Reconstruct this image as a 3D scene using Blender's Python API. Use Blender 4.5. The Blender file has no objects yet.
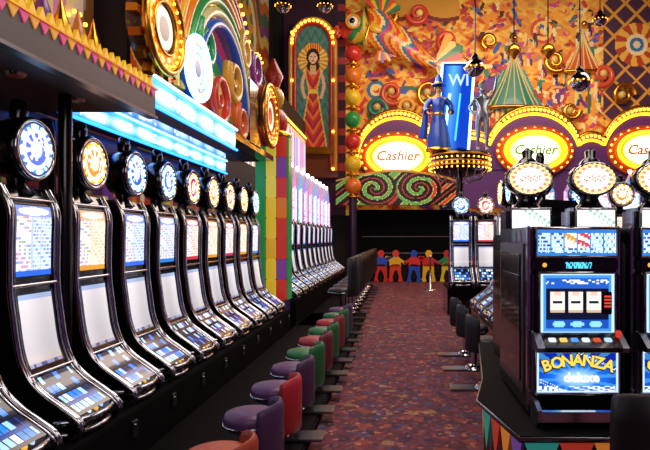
import bpy, bmesh, math, random
import numpy as np
from mathutils import Vector, Matrix
random.seed(7)
pi=math.pi
def L(h):
    if isinstance(h,str):
        h=h.lstrip('#'); c=[int(h[i:i+2],16)/255 for i in (0,2,4)]
    else: c=h
    return tuple(((x/12.92) if x<=0.04045 else ((x+0.055)/1.055)**2.4) for x in c)
# ---------------- materials ----------------
MATS={}
def newmat(name):
    m=bpy.data.materials.new(name); m.use_nodes=True
    nt=m.node_tree; b=nt.nodes['Principled BSDF']; MATS[name]=m
    return m,nt,b
def attr_mat(name,rough=.4,metal=0,emis=0,coat=0,basemul=1.0,noise=.15):
    m,nt,b=newmat(name)
    a=nt.nodes.new('ShaderNodeAttribute'); a.attribute_name='Col'
    n=nt.nodes.new('ShaderNodeTexNoise'); n.inputs['Scale'].default_value=9
    mr=nt.nodes.new('ShaderNodeMapRange'); mr.inputs[3].default_value=(1-noise)*basemul; mr.inputs[4].default_value=(1+noise)*basemul
    nt.links.new(n.outputs[0],mr.inputs[0])
    vm=nt.nodes.new('ShaderNodeVectorMath'); vm.operation='SCALE'
    nt.links.new(a.outputs['Color'],vm.inputs[0]); nt.links.new(mr.outputs[0],vm.inputs['Scale'])
    nt.links.new(vm.outputs[0],b.inputs['Base Color'])
    b.inputs['Roughness'].default_value=rough; b.inputs['Metallic'].default_value=metal
    b.inputs['Coat Weight'].default_value=coat
    if emis:
        nt.links.new(a.outputs['Color'],b.inputs['Emission Color']); b.inputs['Emission Strength'].default_value=emis
def solid_mat(name,col,rough=.4,metal=0,emis=0,coat=0,bump=0,scale=40,spec=.5):
    m,nt,b=newmat(name)
    c=L(col)+(1,)
    n=nt.nodes.new('ShaderNodeTexNoise'); n.inputs['Scale'].default_value=scale
    r=nt.nodes.new('ShaderNodeValToRGB')
    r.color_ramp.elements[0].color=tuple(x*.8 for x in c[:3])+(1,); r.color_ramp.elements[1].color=tuple(min(1,x*1.15) for x in c[:3])+(1,)
    nt.links.new(n.outputs[0],r.inputs[0]); nt.links.new(r.outputs[0],b.inputs['Base Color'])
    b.inputs['Roughness'].default_value=rough; b.inputs['Metallic'].default_value=metal; b.inputs['Coat Weight'].default_value=coat
    b.inputs['Specular IOR Level'].default_value=spec
    if emis: b.inputs['Emission Color'].default_value=c; b.inputs['Emission Strength'].default_value=emis
    if bump:
        bp=nt.nodes.new('ShaderNodeBump'); bp.inputs['Strength'].default_value=bump
        nt.links.new(n.outputs[0],bp.inputs['Height']); nt.links.new(bp.outputs[0],b.inputs['Normal'])
attr_mat('paint',.35,coat=.3,emis=.06); attr_mat('mural',.6,noise=.2,emis=.22)  # faint emission brightens these painted surfaces as if lit; they are no lamps
attr_mat('glow',.15,emis=1.2,basemul=.15,noise=.02); attr_mat('glow_soft',.3,emis=.5,basemul=.6,noise=.05)
attr_mat('glow_hi',.2,emis=3.0,basemul=.3,noise=.02)
attr_mat('vinyl',.45,coat=.1,noise=.06)
solid_mat('chrome','#c8c8d0',.12,1); solid_mat('chrome_soft','#84848e',.28,1)
solid_mat('gold','#e8a83c',.28,1); solid_mat('black_gloss','#08070a',.16,coat=.4); solid_mat('black_matte','#050406',.75,spec=.08)
solid_mat('grey_metal','#5e595e',.45,.5); solid_mat('bulb_warm','#ffa838',.4,emis=5.5); solid_mat('bulb_white','#fff4e0',.4,emis=6)
solid_mat('neon_blue','#2070ff',.3,emis=6); solid_mat('neon_cyan','#80d8ff',.3,emis=5); solid_mat('neon_yellow','#ffb818',.3,emis=5)
solid_mat('neon_pink','#ff80c8',.3,emis=3); solid_mat('ceiling_dark','#241826',.8,bump=.2,scale=6)
solid_mat('purple_wall','#6a3a86',.5,scale=3,bump=.05); solid_mat('dark_wall','#171018',.7,scale=3)
# carpet
m,nt,b=newmat('carpet')
tc=nt.nodes.new('ShaderNodeTexCoord')
v1=nt.nodes.new('ShaderNodeTexVoronoi'); v1.inputs['Scale'].default_value=11
v2=nt.nodes.new('ShaderNodeTexVoronoi'); v2.inputs['Scale'].default_value=28
for n in (v1,v2): nt.links.new(tc.outputs['Object'],n.inputs['Vector'])
sp=nt.nodes.new('ShaderNodeSeparateColor'); nt.links.new(v1.outputs['Color'],sp.inputs[0])
cr=nt.nodes.new('ShaderNodeValToRGB'); cr.color_ramp.interpolation='CONSTANT'
E=cr.color_ramp.elements
stops=[(0,'#5a2434'),(.3,'#842c38'),(.45,'#3a1c3a'),(.62,'#702e44'),(.80,'#a84a34'),(.86,'#3c4a74'),(.92,'#642234'),(.97,'#b88858')]
E[0].position=0;E[0].color=L(stops[0][1])+(1,);E[1].position=stops[1][0];E[1].color=L(stops[1][1])+(1,)
for p,c in stops[2:]:
    e=E.new(p); e.color=L(c)+(1,)
nt.links.new(sp.outputs[0],cr.inputs[0])
cr2=nt.nodes.new('ShaderNodeValToRGB'); cr2.color_ramp.interpolation='CONSTANT'
E=cr2.color_ramp.elements; E[0].color=L('#602838')+(1,);E[1].position=.55;E[1].color=L('#3c1a2c')+(1,)
for p,c in [(.8,'#98504c'),(.9,'#44507c'),(.95,'#d08860')]:
    e=E.new(p); e.color=L(c)+(1,)
sp2=nt.nodes.new('ShaderNodeSeparateColor'); nt.links.new(v2.outputs['Color'],sp2.inputs[0]); nt.links.new(sp2.outputs[1],cr2.inputs[0])
mx=nt.nodes.new('ShaderNodeMix'); mx.data_type='RGBA'; mx.inputs[0].default_value=.5
nt.links.new(cr.outputs[0],mx.inputs[6]); nt.links.new(cr2.outputs[0],mx.inputs[7])
nt.links.new(mx.outputs[2],b.inputs['Base Color']); b.inputs['Roughness'].default_value=.85
bp=nt.nodes.new('ShaderNodeBump'); bp.inputs['Strength'].default_value=.3; nt.links.new(v2.outputs[0],bp.inputs['Height']); nt.links.new(bp.outputs[0],b.inputs['Normal'])

# ---------------- mesh builder ----------------
W=(1,1,1)
def ring_dirs(seg): return [(math.cos(2*pi*i/seg),math.sin(2*pi*i/seg)) for i in range(seg)]
class MB:
    def __init__(s): s.v=[];s.f=[];s.m=[];s.c=[];s.s=[];s.mats=[]
    def mi(s,n):
        if n not in s.mats: s.mats.append(n)
        return s.mats.index(n)
    def add(s,vs,fs,mat,col=W,smooth=False,cols=None):
        o=len(s.v); s.v.extend([tuple(v) for v in vs]); k=s.mi(mat)
        if isinstance(col,str): col=L(col)
        for i,f in enumerate(fs):
            s.f.append(tuple(o+j for j in f)); s.m.append(k); s.s.append(smooth); s.c.append(cols[i] if cols is not None else col)
    def box(s,c,sz,mat,col=W,bev=0,rz=0,rx=0,ry=0):
        bm=bmesh.new(); bmesh.ops.create_cube(bm,size=1)
        bmesh.ops.scale(bm,vec=sz,verts=bm.verts)
        if bev: bmesh.ops.bevel(bm,geom=list(bm.edges),offset=bev,segments=2,affect='EDGES')
        M=Matrix.Translation(c)@Matrix.Rotation(rz,4,'Z')@Matrix.Rotation(ry,4,'Y')@Matrix.Rotation(rx,4,'X')
        bm.verts.ensure_lookup_table(); bm.verts.index_update()
        s.add([M@v.co for v in bm.verts],[[v.index for v in f.verts] for f in bm.faces],mat,col); bm.free()
    def lathe(s,prof,c=(0,0,0),seg=24,mat='chrome',col=W,M=None,smooth=True,sc=(1,1)):
        D=ring_dirs(seg); vs=[];fs=[]
        M=M or Matrix.Identity(4); c=Vector(c)
        for r,z in prof:
            for a,b_ in D: vs.append(c+(M@Vector((r*a*sc[0],r*b_*sc[1],z))))
        for i in range(len(prof)-1):
            for j in range(seg):
                k=(j+1)%seg; fs.append((i*seg+j,i*seg+k,(i+1)*seg+k,(i+1)*seg+j))
        s.add(vs,fs,mat,col,smooth)
        if prof[0][0]>1e-4: s.add(vs[:seg],[tuple(range(seg))[::-1]],mat,col)
        if prof[-1][0]>1e-4: s.add(vs[-seg:],[tuple(range(seg))],mat,col)
    def cyl(s,p0,p1,r0,r1=None,seg=14,mat='chrome',col=W):
        p0=Vector(p0);p1=Vector(p1);r1=r0 if r1 is None else r1
        d=p1-p0; M=d.to_track_quat('Z','Y').to_matrix().to_4x4()
        s.lathe([(r0,0),(r1,d.length)],p0,seg,mat,col,M)
    def sph(s,c,r,mat,col=W,seg=14,rings=8,rot=None):
        if not hasattr(r,'__len__'): r=(r,r,r)
        R=rot or Matrix.Identity(3); vs=[];fs=[];c=Vector(c)
        for i in range(rings+1):
            t=pi*i/rings
            for j in range(seg):
                p=2*pi*j/seg
                vs.append(c+R@Vector((r[0]*math.sin(t)*math.cos(p),r[1]*math.sin(t)*math.sin(p),r[2]*math.cos(t))))
        for i in range(rings):
            for j in range(seg):
                k=(j+1)%seg; fs.append((i*seg+j,(i+1)*seg+j,(i+1)*seg+k,i*seg+k))
        s.add(vs,fs,mat,col,True)
    def tube(s,pts,r,mat,col=W,seg=8,closed=False):
        P=[Vector(p) for p in pts]; n=len(P); vs=[];fs=[]; up=None
        for i in range(n):
            a=P[(i-1)%n] if (closed or i>0) else P[i]; b_=P[(i+1)%n] if (closed or i<n-1) else P[i]
            t=(b_-a).normalized()
            if up is None: up=t.orthogonal().normalized()
            up=(up-t*up.dot(t)).normalized(); w=t.cross(up)
            rr=r[i] if hasattr(r,'__len__') else r
            for x,y in ring_dirs(seg): vs.append(P[i]+up*x*rr+w*y*rr)
        for i in range(n if closed else n-1):
            for j in range(seg):
                k=(j+1)%seg; i2=(i+1)%n
                fs.append((i*seg+j,i*seg+k,i2*seg+k,i2*seg+j))
        s.add(vs,fs,mat,col,True)
        if not closed: s.add(vs[:seg],[tuple(range(seg))],mat,col); s.add(vs[-seg:],[tuple(range(seg))],mat,col)
    def prism(s,poly,d0,d1,fn,mat,col=W,smooth=False):
        n=len(poly); vs=[fn(a,b_,d0) for a,b_ in poly]+[fn(a,b_,d1) for a,b_ in poly]
        s.add(vs,[(i,(i+1)%n,n+(i+1)%n,n+i) for i in range(n)],mat,col,smooth)
        s.add(vs,[tuple(range(n))[::-1],tuple(range(n,2*n))],mat,col)
    def canvas(s,P,nu,nv,cf,mat,smooth=False):
        vs=[P(i/nu,j/nv) for j in range(nv+1) for i in range(nu+1)]
        fs=[];cols=[]
        for j in range(nv):
            for i in range(nu):
                a=j*(nu+1)+i; fs.append((a,a+1,a+nu+2,a+nu+1))
                c=cf((i+.5)/nu,(j+.5)/nv); cols.append(L(c) if isinstance(c,str) else c)
        s.add(vs,fs,mat,cols=cols,smooth=smooth)
    def disc(s,c,U,V,r,cf,mat,nr=8,na=32):
        c=Vector(c);U=Vector(U);V=Vector(V)
        s.canvas(lambda u,v:c+U*(r*v*math.cos(2*pi*u))+V*(r*v*math.sin(2*pi*u)),na,nr,cf,mat)
    def text(s,t,size,M,mat,col=W,ext=.01,bold=.015):
        cu=bpy.data.curves.new('t','FONT'); cu.body=t; cu.size=size; cu.extrude=ext; cu.align_x='CENTER'; cu.align_y='CENTER'; cu.resolution_u=2; cu.offset=size*bold
        o=bpy.data.objects.new('t',cu); bpy.context.scene.collection.objects.link(o)
        bpy.context.view_layer.update()
        me=bpy.data.meshes.new_from_object(o.evaluated_get(bpy.context.evaluated_depsgraph_get()))
        s.add([M@v.co for v in me.vertices],[tuple(p.vertices) for p in me.polygons],mat,col)
        bpy.data.objects.remove(o); bpy.data.curves.remove(cu); bpy.data.meshes.remove(me)
    def mesh(s,name):
        me=bpy.data.meshes.new(name); me.from_pydata(s.v,[],s.f)
        for n in s.mats: me.materials.append(MATS[n])
        me.polygons.foreach_set('material_index',s.m); me.polygons.foreach_set('use_smooth',s.s)
        at=me.color_attributes.new('Col','FLOAT_COLOR','CORNER')
        arr=np.ones((len(me.loops),4),dtype=np.float32)
        cnt=np.array([len(f) for f in s.f]); arr[:,:3]=np.repeat(np.array(s.c,dtype=np.float32),cnt,axis=0)
        at.data.foreach_set('color',arr.ravel()); me.update(); return me
    def obj(s,name,loc=(0,0,0),rz=0):
        return place(name,s.mesh(name),loc,rz)
def place(name,me,loc=(0,0,0),rz=0):
    o=bpy.data.objects.new(name,me); bpy.context.scene.collection.objects.link(o)
    o.location=loc; o.rotation_euler=(0,0,rz); return o
def cat(P,n=6):
    out=[];N=len(P)
    for i in range(N-1):
        g=lambda k:P[max(0,min(N-1,k))]
        p0,p1,p2,p3=[np.array(g(i+k),float) for k in (-1,0,1,2)]
        for j in range(n):
            t=j/n; out.append(tuple(.5*((2*p1)+(-p0+p2)*t+(2*p0-5*p1+4*p2-p3)*t*t+(-p0+3*p1-3*p2+p3)*t**3)))
    out.append(tuple(P[-1])); return out
def hsh(*a):
    x=math.sin(sum((k+1)*12.9898*v for k,v in enumerate(a)))*43758.5453
    return x-math.floor(x)
def mixc(a,b,t): return tuple(a[i]*(1-t)+b[i]*t for i in range(3))

# ---------------- room ----------------
YB=20.7; CEIL=10.7
mb=MB(); mb.box((2.7,10,-.05),(15,22.4,.1),'carpet'); mb.obj('floor')
mb=MB(); mb.box((2.7,10,CEIL+.05),(15,22.4,.1),'ceiling_dark'); mb.obj('ceiling')
mb=MB(); mb.box((2.7,YB+.4,CEIL/2),(15,.1,CEIL),'dark_wall'); mb.obj('wall_back')
mb=MB(); mb.box((10.15,10,CEIL/2),(.1,22.4,CEIL),'purple_wall'); mb.obj('wall_right')
mb=MB(); mb.box((2.7,-1.15,CEIL/2),(15,.1,CEIL),'purple_wall'); mb.obj('wall_front')
mb=MB(); mb.box((-4.75,10,CEIL/2),(.1,22.4,CEIL),'dark_wall')
pal=['#e8a030','#c8402c','#f0d070','#7a3a8c','#2c7a5a','#e87838','#f4e4b0','#4058a8','#d86a8c','#b87020']
def lw(u,v):
    y=u*20; z=2.2+v*8.3
    for (cy,cz,r) in [(5.2,4.6,1.0),(7.5,5.2,1.1),(10.5,4.4,1.2),(13.6,5.8,1.7),(17,4.6,1.5),(17,8,1.6),(10.2,8,1.8)]:
        d=math.hypot(y-cy,z-cz)/r
        if d<1:
            a=math.atan2(z-cz,y-cy); k=int(d*5)
            return tuple(x*.5 for x in (L(pal[(k*3+int(cy))%10]) if k!=2 else L(pal[int((a+pi)/pi*8)%2*4])))
    w=z+.5*math.sin(y*1.7)+.25*math.sin(y*4.1)
    return tuple(x*.33 for x in L(pal[int(w*2.6)%10]))
mb.canvas(lambda u,v:(-4.69,u*20,2.2+v*8.3),330,130,lw,'mural'); mb.obj('wall_left')

# ---------------- back mural ----------------
K=YB/560
def wx(px): return (px-400)*K
def wz(py): return 1.55+(238-py)*K
x0,x1,y0_,y1_=282,655,-6,215
nu,nv=int((x1-x0)/1.0),int((y1_-y0_)/1.0)
PX=x0+(np.arange(nu)+.5)/nu*(x1-x0); PY=y1_-(np.arange(nv)+.5)/nv*(y1_-y0_)
PX,PY=np.meshgrid(PX,PY)
img=np.zeros((nv,nu,3))
def C(h): return np.array(L(h))
def warp(s,a,b_): return np.sin(PX*s+2.5*np.sin(PY*s*.7+a))+np.sin(PY*s*1.3+2*np.sin(PX*s*.5+b_))
swirl=warp(.10,0,1)+.6*warp(.27,2,4)+.35*warp(.6,1,3)
bands=[C('#481830'),C('#98281c'),C('#cc4a1c'),C('#ec8c20'),C('#f8c450'),C('#f09428'),C('#d04c20'),C('#6c2468'),C('#285078')]
idx=((swirl+3.9)/7.8*9).astype(int).clip(0,8)
for i,bn in enumerate(bands): img[idx==i]=bn
def setm(mk,c): img[mk]=C(c) if isinstance(c,str) else c
def ell(cx,cy,rx,ry,c): setm(((PX-cx)/rx)**2+((PY-cy)/ry)**2<1,c)
def rings(cx,cy,r,cols,sq=1):
    for i,c in enumerate(cols): ell(cx,cy,r*(1-i/len(cols)),r*sq*(1-i/len(cols)),c)
def tri(cx,top,bot,hw,c1,c2,n=8):
    t=(PY-top)/(bot-top); mk=(t>0)&(t<1)&(np.abs(PX-cx)<hw*np.abs(t)**1.25)
    k=((PX-cx)/(hw*np.maximum(t,.02)**1.25)*n/2+20).astype(int)%2
    setm(mk&(k==0),c1); setm(mk&(k==1),c2)
def sunb(cx,cy,r,c1,c2,n=12,ri=0):
    d=np.hypot(PX-cx,PY-cy); a=np.arctan2(PY-cy,PX-cx); k=((a+pi)/(2*pi)*n*2+d*.03).astype(int)%2
    mk=(d<r)&(d>=ri); setm(mk&(k==0),c1); setm(mk&(k==1),c2)
mk=(PX>500)&(PX<612)&(PY<72); img[mk]=img[mk]*.5+C('#f0b040')*.5
setm((PX>440)&(PX<505)&(PY>62)&(swirl<.2),'#2c2860')
setm((PX>440)&(PX<505)&(PY>62)&(swirl<-1.2),'#6c3c84')
for k in range(7):
    r=54-k*6; setm((np.hypot(PX-408,PY-126)<r)&(np.hypot(PX-408,PY-126)>r-4)&(PY<126)&(PY>76),['#c03420','#f0a030','#2c7050','#f0cc70','#d86a20','#783078','#e89028'][k])
rings(376,88,13,['#e09830','#2f6a94','#f0cc80','#c83424'])
tri(515,38,108,32,'#2a8878','#78b898',9); ell(515,36,4,5,'#f8d860')
setm((PY>108)&(PY<124)&(PX>482)&(PX<550),'#c88030')
setm((PY>108)&(PY<116)&(PX>482)&(PX<550)&(np.sin(PX*1.2)>0),'#f8d880')
tri(585,22,70,28,'#e05c20','#f4c860',8)
setm((PY>70)&(PY<112)&(np.abs(PX-585)<26)&(np.sin(PX*.55)>.1),'#e89c38')
setm((PY>70)&(PY<112)&(np.abs(PX-585)<26)&(np.sin(PX*.55)<-.6),'#346c50')
rings(560,95,12,['#e8a840','#c03828','#f8d8a4','#3468a8']); rings(545,28,13,['#d04430','#f4c860','#d04430','#f4c860'])
rng=np.random.RandomState(4)
dk=['#a83420','#f4c860','#e87c28','#782c7c','#2c7c58','#f8dc98','#3c5ca0','#d04878','#4a2018','#c83c2c']
for i in range(620):
    cx=rng.uniform(365,650); cy=rng.uniform(0,128); r=rng.uniform(.9,2.6); a=rng.uniform(0,pi); e=rng.uniform(1,3.2)
    dx=(PX-cx)*math.cos(a)+(PY-cy)*math.sin(a); dy=-(PX-cx)*math.sin(a)+(PY-cy)*math.cos(a)
    setm((dx/(r*e))**2+(dy/r)**2<1,dk[rng.randint(10)])
for i in range(34):
    cx=rng.uniform(490,640); cy=rng.uniform(20,112); cc=dk[rng.randint(10)]
    ell(cx,cy,2.2,5,cc); ell(cx,cy-6,1.7,1.9,'#f0c898'); ell(cx+3,cy-3,3,1,cc); ell(cx-1.5,cy+6,1,4,'#e8d8b8'); ell(cx+1.8,cy+6,1,4,'#3a2858')
mk=(PX>606)&(PY<118)
setm(mk,'#48243c'); setm(mk&(np.abs(np.sin((PX+PY)*.14))<.26),'#e09830'); setm(mk&(np.abs(np.sin((PX-PY)*.14))<.26),'#e09830')
sunb(640,42,22,'#f0b040','#b84020',9); rings(640,42,11,['#f8d8a0','#3470a0','#f8d8a0'])
setm((PY<12+7*np.abs(np.sin(PX*.06)))&(PX>360)&(PX<460),'#742018')
setm((PY<8+7*np.abs(np.sin(PX*.06)))&(PX>360)&(PX<460),'#d8942c')
setm(PX<345,'#34182c'); setm((PX<345)&(PX>337)&(np.sin(PY*.35)>.3),'#a03030')
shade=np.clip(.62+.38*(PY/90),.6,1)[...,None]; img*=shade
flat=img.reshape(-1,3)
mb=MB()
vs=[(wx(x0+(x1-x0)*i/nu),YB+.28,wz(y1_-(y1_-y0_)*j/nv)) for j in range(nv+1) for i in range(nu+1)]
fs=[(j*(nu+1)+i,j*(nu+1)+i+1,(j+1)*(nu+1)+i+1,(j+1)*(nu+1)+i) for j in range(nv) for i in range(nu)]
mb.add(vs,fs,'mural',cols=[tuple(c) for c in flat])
def spiral(cx,cy,r,turn,a0,n=40,dirn=1):
    return [(wx(cx+r*(1-i/n*.85)*math.cos(a0+dirn*turn*2*pi*i/n)),YB+.12,wz(cy+r*(1-i/n*.85)*math.sin(a0+dirn*turn*2*pi*i/n))) for i in range(n+1)]
for cx,cy,r,t,a,d,m_,cl in [(430,92,17,1.7,-1,1,'gold',W),(376,108,13,1.5,2,-1,'paint','#2c8070'),(392,92,12,1.5,1,1,'paint','#d84c28'),
    (448,40,12,1.4,1,1,'paint','#d8402c'),(408,106,12,1.6,0,1,'paint','#f0a838'),(556,60,11,1.5,1,1,'gold',W),(604,74,11,1.5,2,-1,'paint','#d85030'),(572,110,9,1.5,0,1,'gold',W),(490,40,8,1.4,2,1,'gold',W),(625,94,12,1.5,0,-1,'gold',W),(385,14,11,1.5,0,1,'gold',W),(418,12,11,1.5,3,-1,'paint','#c83c2c')]:
    P=spiral(cx,cy,r,t,a,dirn=d); mb.tube(P,[.12-.07*i/40 for i in range(41)],m_,col=L(cl) if isinstance(cl,str) else cl,seg=10); mb.sph(P[-1],.14,'paint','#e8c870')
for cx,cy0,h,w,c1 in ((515,40,66,26,'#2a8878'),(585,26,44,20,'#d05828')):
    prof=[(w*K*(t**1.5),-h*K*t) for t in [i/8 for i in range(9)]]
    mb.lathe(prof,(wx(cx),YB+.25,wz(cy0)),20,'paint',L(c1),sc=(1,.25)); mb.sph((wx(cx),YB+.1,wz(cy0-3)),.12,'gold')
    for k in range(7):
        a=pi+pi*(k+.5)/7; mb.tube([(wx(cx)+r*math.cos(a)*1.01,YB+.25+.25*r*math.sin(a)*1.05,wz(cy0)+z) for r,z in prof],.03,'paint',col='#e0c880',seg=6)
    mb.tube([(wx(cx)+prof[-1][0]*math.cos(pi+pi*i/20),YB+.25+.25*prof[-1][0]*math.sin(pi+pi*i/20),wz(cy0)+prof[-1][1]) for i in range(21)],.07,'gold')
mb.obj('circus_mural')

# big multicoloured fish sculpture
mb=MB()
FX0,FX1=wx(341),wx(436); FY=YB-.35
def fh(v):
    pts_=[(0,.10),(.05,.30),(.15,.55),(.3,.72),(.45,.74),(.65,.58),(.82,.34),(.95,.2),(1,.18)]
    for (a,p),(b_,q) in zip(pts_,pts_[1:]):
        if v<=b_: 
            t=(v-a)/(b_-a); t=t*t*(3-2*t); return p+(q-p)*t
    return .18
def fcz(v): return wz(36)-.9*v*v+.25*math.sin(v*5)
def fishP(u,v):
    h=fh(v); a=2*pi*u
    return (FX0+(FX1-FX0)*v,FY-.38*min(1,h*1.5)*math.sin(a),fcz(v)+h*math.cos(a))
def fcol(u,v):
    if v<.24:
        return L(['#2c8c58','#e8b830','#2c8c58','#d84828'][int((u*8+v*12))%4]) if v>.08 else L('#d84030')
    if .24<=v<.28: return L('#f0d060')
    k=int(v*26+1.2*math.sin(u*24)) 
    return L(['#d8402c','#f0b030','#e87028','#f4dc90','#2c7c9c','#c83c70','#e8a030'][k%7])
mb.canvas(fishP,40,70,fcol,'paint',smooth=True)
ex=FX0+.5
mb.sph((ex,FY-.34,fcz(.14)+.12),(.2,.12,.2),'paint','#fff4d8'); mb.sph((ex-.02,FY-.45,fcz(.14)+.12),(.1,.06,.1),'black_gloss')
mb.tube([(ex+.24*math.cos(a),FY-.38,fcz(.14)+.12+.24*math.sin(a)) for a in [2*pi*i/20 for i in range(20)]],.04,'paint',col='#e8a020',closed=True)
mb.tube([(FX0-.08,FY-.1,fcz(0)+.16),(FX0-.16,FY-.15,fcz(0)+.06),(FX0-.02,FY-.16,fcz(0)),(FX0-.14,FY-.15,fcz(0)-.1),(FX0,FY-.1,fcz(0)-.18)],.09,'paint',col='#e05030')
fn=lambda a,b_,d:(a,d,b_)
def fin(cx,cz,pts,n,cols):
    for i in range(n):
        a0=pts[0]+(pts[1]-pts[0])*i/n; a1=pts[0]+(pts[1]-pts[0])*(i+1)/n; r=pts[2]*(1-.12*(i%2))
        mb.prism([(cx,cz),(cx+r*math.cos(a0),cz+r*math.sin(a0)),(cx+r*1.08*math.cos((a0+a1)/2),cz+r*1.08*math.sin((a0+a1)/2)),(cx+r*math.cos(a1),cz+r*math.sin(a1))],FY-.06,FY+.06,fn,'paint',col=cols[i%len(cols)])
fin(FX1-.1,fcz(1),(-1.2,1.2,1.15),9,['#e8a830','#c83c2c','#2c8058','#f0d070'])
fin(FX0+1.5,fcz(.42)+.5,(.4,2.4,.75),9,['#2c8058','#e8b030','#d84830'])
fin(FX0+1.5,fcz(.42)-.5,(-2.0,-.6,.65),7,['#d84830','#e8b030','#7c3c90'])
mb.sph((FX0+1.25,FY-.42,fcz(.35)-.1),(.32,.06,.16),'paint','#e8b030',rot=Matrix.Rotation(.5,3,'Y'))
mb.tube([(FX0+.96,FY-.41,fcz(.25)+.55),(FX0+1.12,FY-.47,fcz(.3)),(FX0+.95,FY-.41,fcz(.25)-.55)],.05,'gold')
mb.obj('fish_sculpture')

def scallop(px):
    top=152
    for cx,hw,t in [(398,40,112),(470,26,132),(533,46,108),(590,18,134),(643,42,108)]:
        d=(px-cx)/hw
        if abs(d)<1: top=min(top,152-(152-t)*math.sqrt(1-d*d))
    return top
def wallfn(a,b_,d): return (wx(a),d,wz(b_))
pts=[(p,scallop(p)) for p in np.arange(357,660,2)]
poly=pts+[(658,170),(357,170)]
mb=MB(); mb.prism(poly,YB-.15,YB+.2,wallfn,'purple_wall')
mb.prism([(457,169),(658,169),(658,208),(457,208)],YB-.1,YB+.2,wallfn,'purple_wall')
mb.tube([(wx(p),YB-.17,wz(q)) for p,q in pts],.09,'gold')
mb.tube([(wx(p),YB-.17,wz(q+7)) for p,q in pts],.05,'neon_yellow')
last=None
for p,q in pts:
    if last is None or math.hypot(p-last[0],q-last[1])>3.0:
        mb.sph((wx(p),YB-.27,wz(q+3)),.058,'bulb_warm',seg=6,rings=4); last=(p,q)
mb.obj('marquee_arcade_wall')

def cashier(cx,cy,tcol,rim,name='cashier_sign'):
    mb=MB(); c=Vector((wx(cx),YB-.4,wz(cy))); RX,RZ=1.08,.66
    def cf(u,v):
        if v>.88: return L(rim)
        return mixc(L('#fffff0'),L('#ffc440'),(v/.88)**2.2)
    mb.canvas(lambda u,v:(c.x+RX*v*math.cos(2*pi*u),c.y,c.z+RZ*v*math.sin(2*pi*u)),40,14,cf,'glow_hi')
    el=lambda k,y:[(c.x+RX*k*math.cos(2*pi*i/48),y,c.z+RZ*k*math.sin(2*pi*i/48)) for i in range(48)]
    mb.prism([(RX*1.06*math.cos(2*pi*i/40),RZ*1.08*math.sin(2*pi*i/40)) for i in range(40)],c.y+.02,YB-.14,lambda a,b_,d:(c.x+a,d,c.z+b_),'glow_soft',col='#ff5810')
    mb.tube(el(1.02,c.y-.03),.06,'neon_yellow',closed=True); mb.tube(el(1.16,c.y+.06),.07,'glow_soft',col='#e04c10',closed=True)
    for i in range(0,48,2):
        p=el(1.25,c.y+.1)[i]; mb.sph(p,.05,'bulb_warm',seg=6,rings=4)
    mb.prism([(RX*1.32*math.cos(2*pi*i/40),RZ*1.42*math.sin(2*pi*i/40)) for i in range(40)],c.y+.12,YB-.13,lambda a,b_,d:(c.x+a,d,c.z+b_),'glow_soft',col='#b04818')
    sh=Matrix.Identity(4); sh[0][1]=.25
    mb.text('Cashier',.5,Matrix.Translation((c.x,c.y-.05,c.z))@Matrix.Rotation(pi/2,4,'X')@sh,'glow_soft',tcol,.02,.02)
    mb.obj(name)
cashier(398,158,'#f08028','#ff8008'); cashier(533,152,'#80c040','#e0d008'); cashier(644,152,'#e07028','#ff8008')

mb=MB()
def arch(p): return 182-10*math.sin((p-338)/(456-338)*pi)
mb.prism([(p,arch(p)) for p in range(338,457,3)]+[(456,206),(338,206)],YB-.7,YB-.2,wallfn,'black_gloss')
def bf(u,v):
    p=338+u*118; q=206-v*(206-arch(p))
    if v>.93: return L('#d09030')
    d1=math.hypot((p-375),(q-190)*1.3); d2=math.hypot(p-418,(q-190)*1.3)
    w=math.sin(p*.24+2.2*math.sin(p*.06+q*.09)+q*.28)
    w=math.sin(d1*.5+math.atan2(q-190,p-375)) if d1<22 else (math.sin(d2*.5-math.atan2(q-190,p-418)) if d2<22 else w)
    if w>.72: return L('#60b050') if p<430 else L('#d84028')
    if w>.52: return L('#f0d070')
    if w<-.95: return L('#c03c24')
    return L('#050408')
mb.canvas(lambda u,v:(wx(338+u*118),YB-.71,wz(206-v*(206-arch(338+u*118)))),150,32,bf,'glow_soft')
mb.obj('swirl_patterned_pelmet')
mb=MB(); mb.box((0.3,YB+.1,1.3),(4.0,.2,2.6),'black_matte')  # black slab stands in for the shade inside the opening
mb.box((0.45,YB-.35,.5),(3.3,.5,1.0),'black_gloss',bev=.02)
mb.box((0.45,YB-.35,1.01),(3.4,.56,.04),'chrome_soft',bev=.01)
mb.box((0.4,YB-.03,1.6),(3.6,.05,.03),'grey_metal'); mb.obj('cashier_counter')

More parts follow.
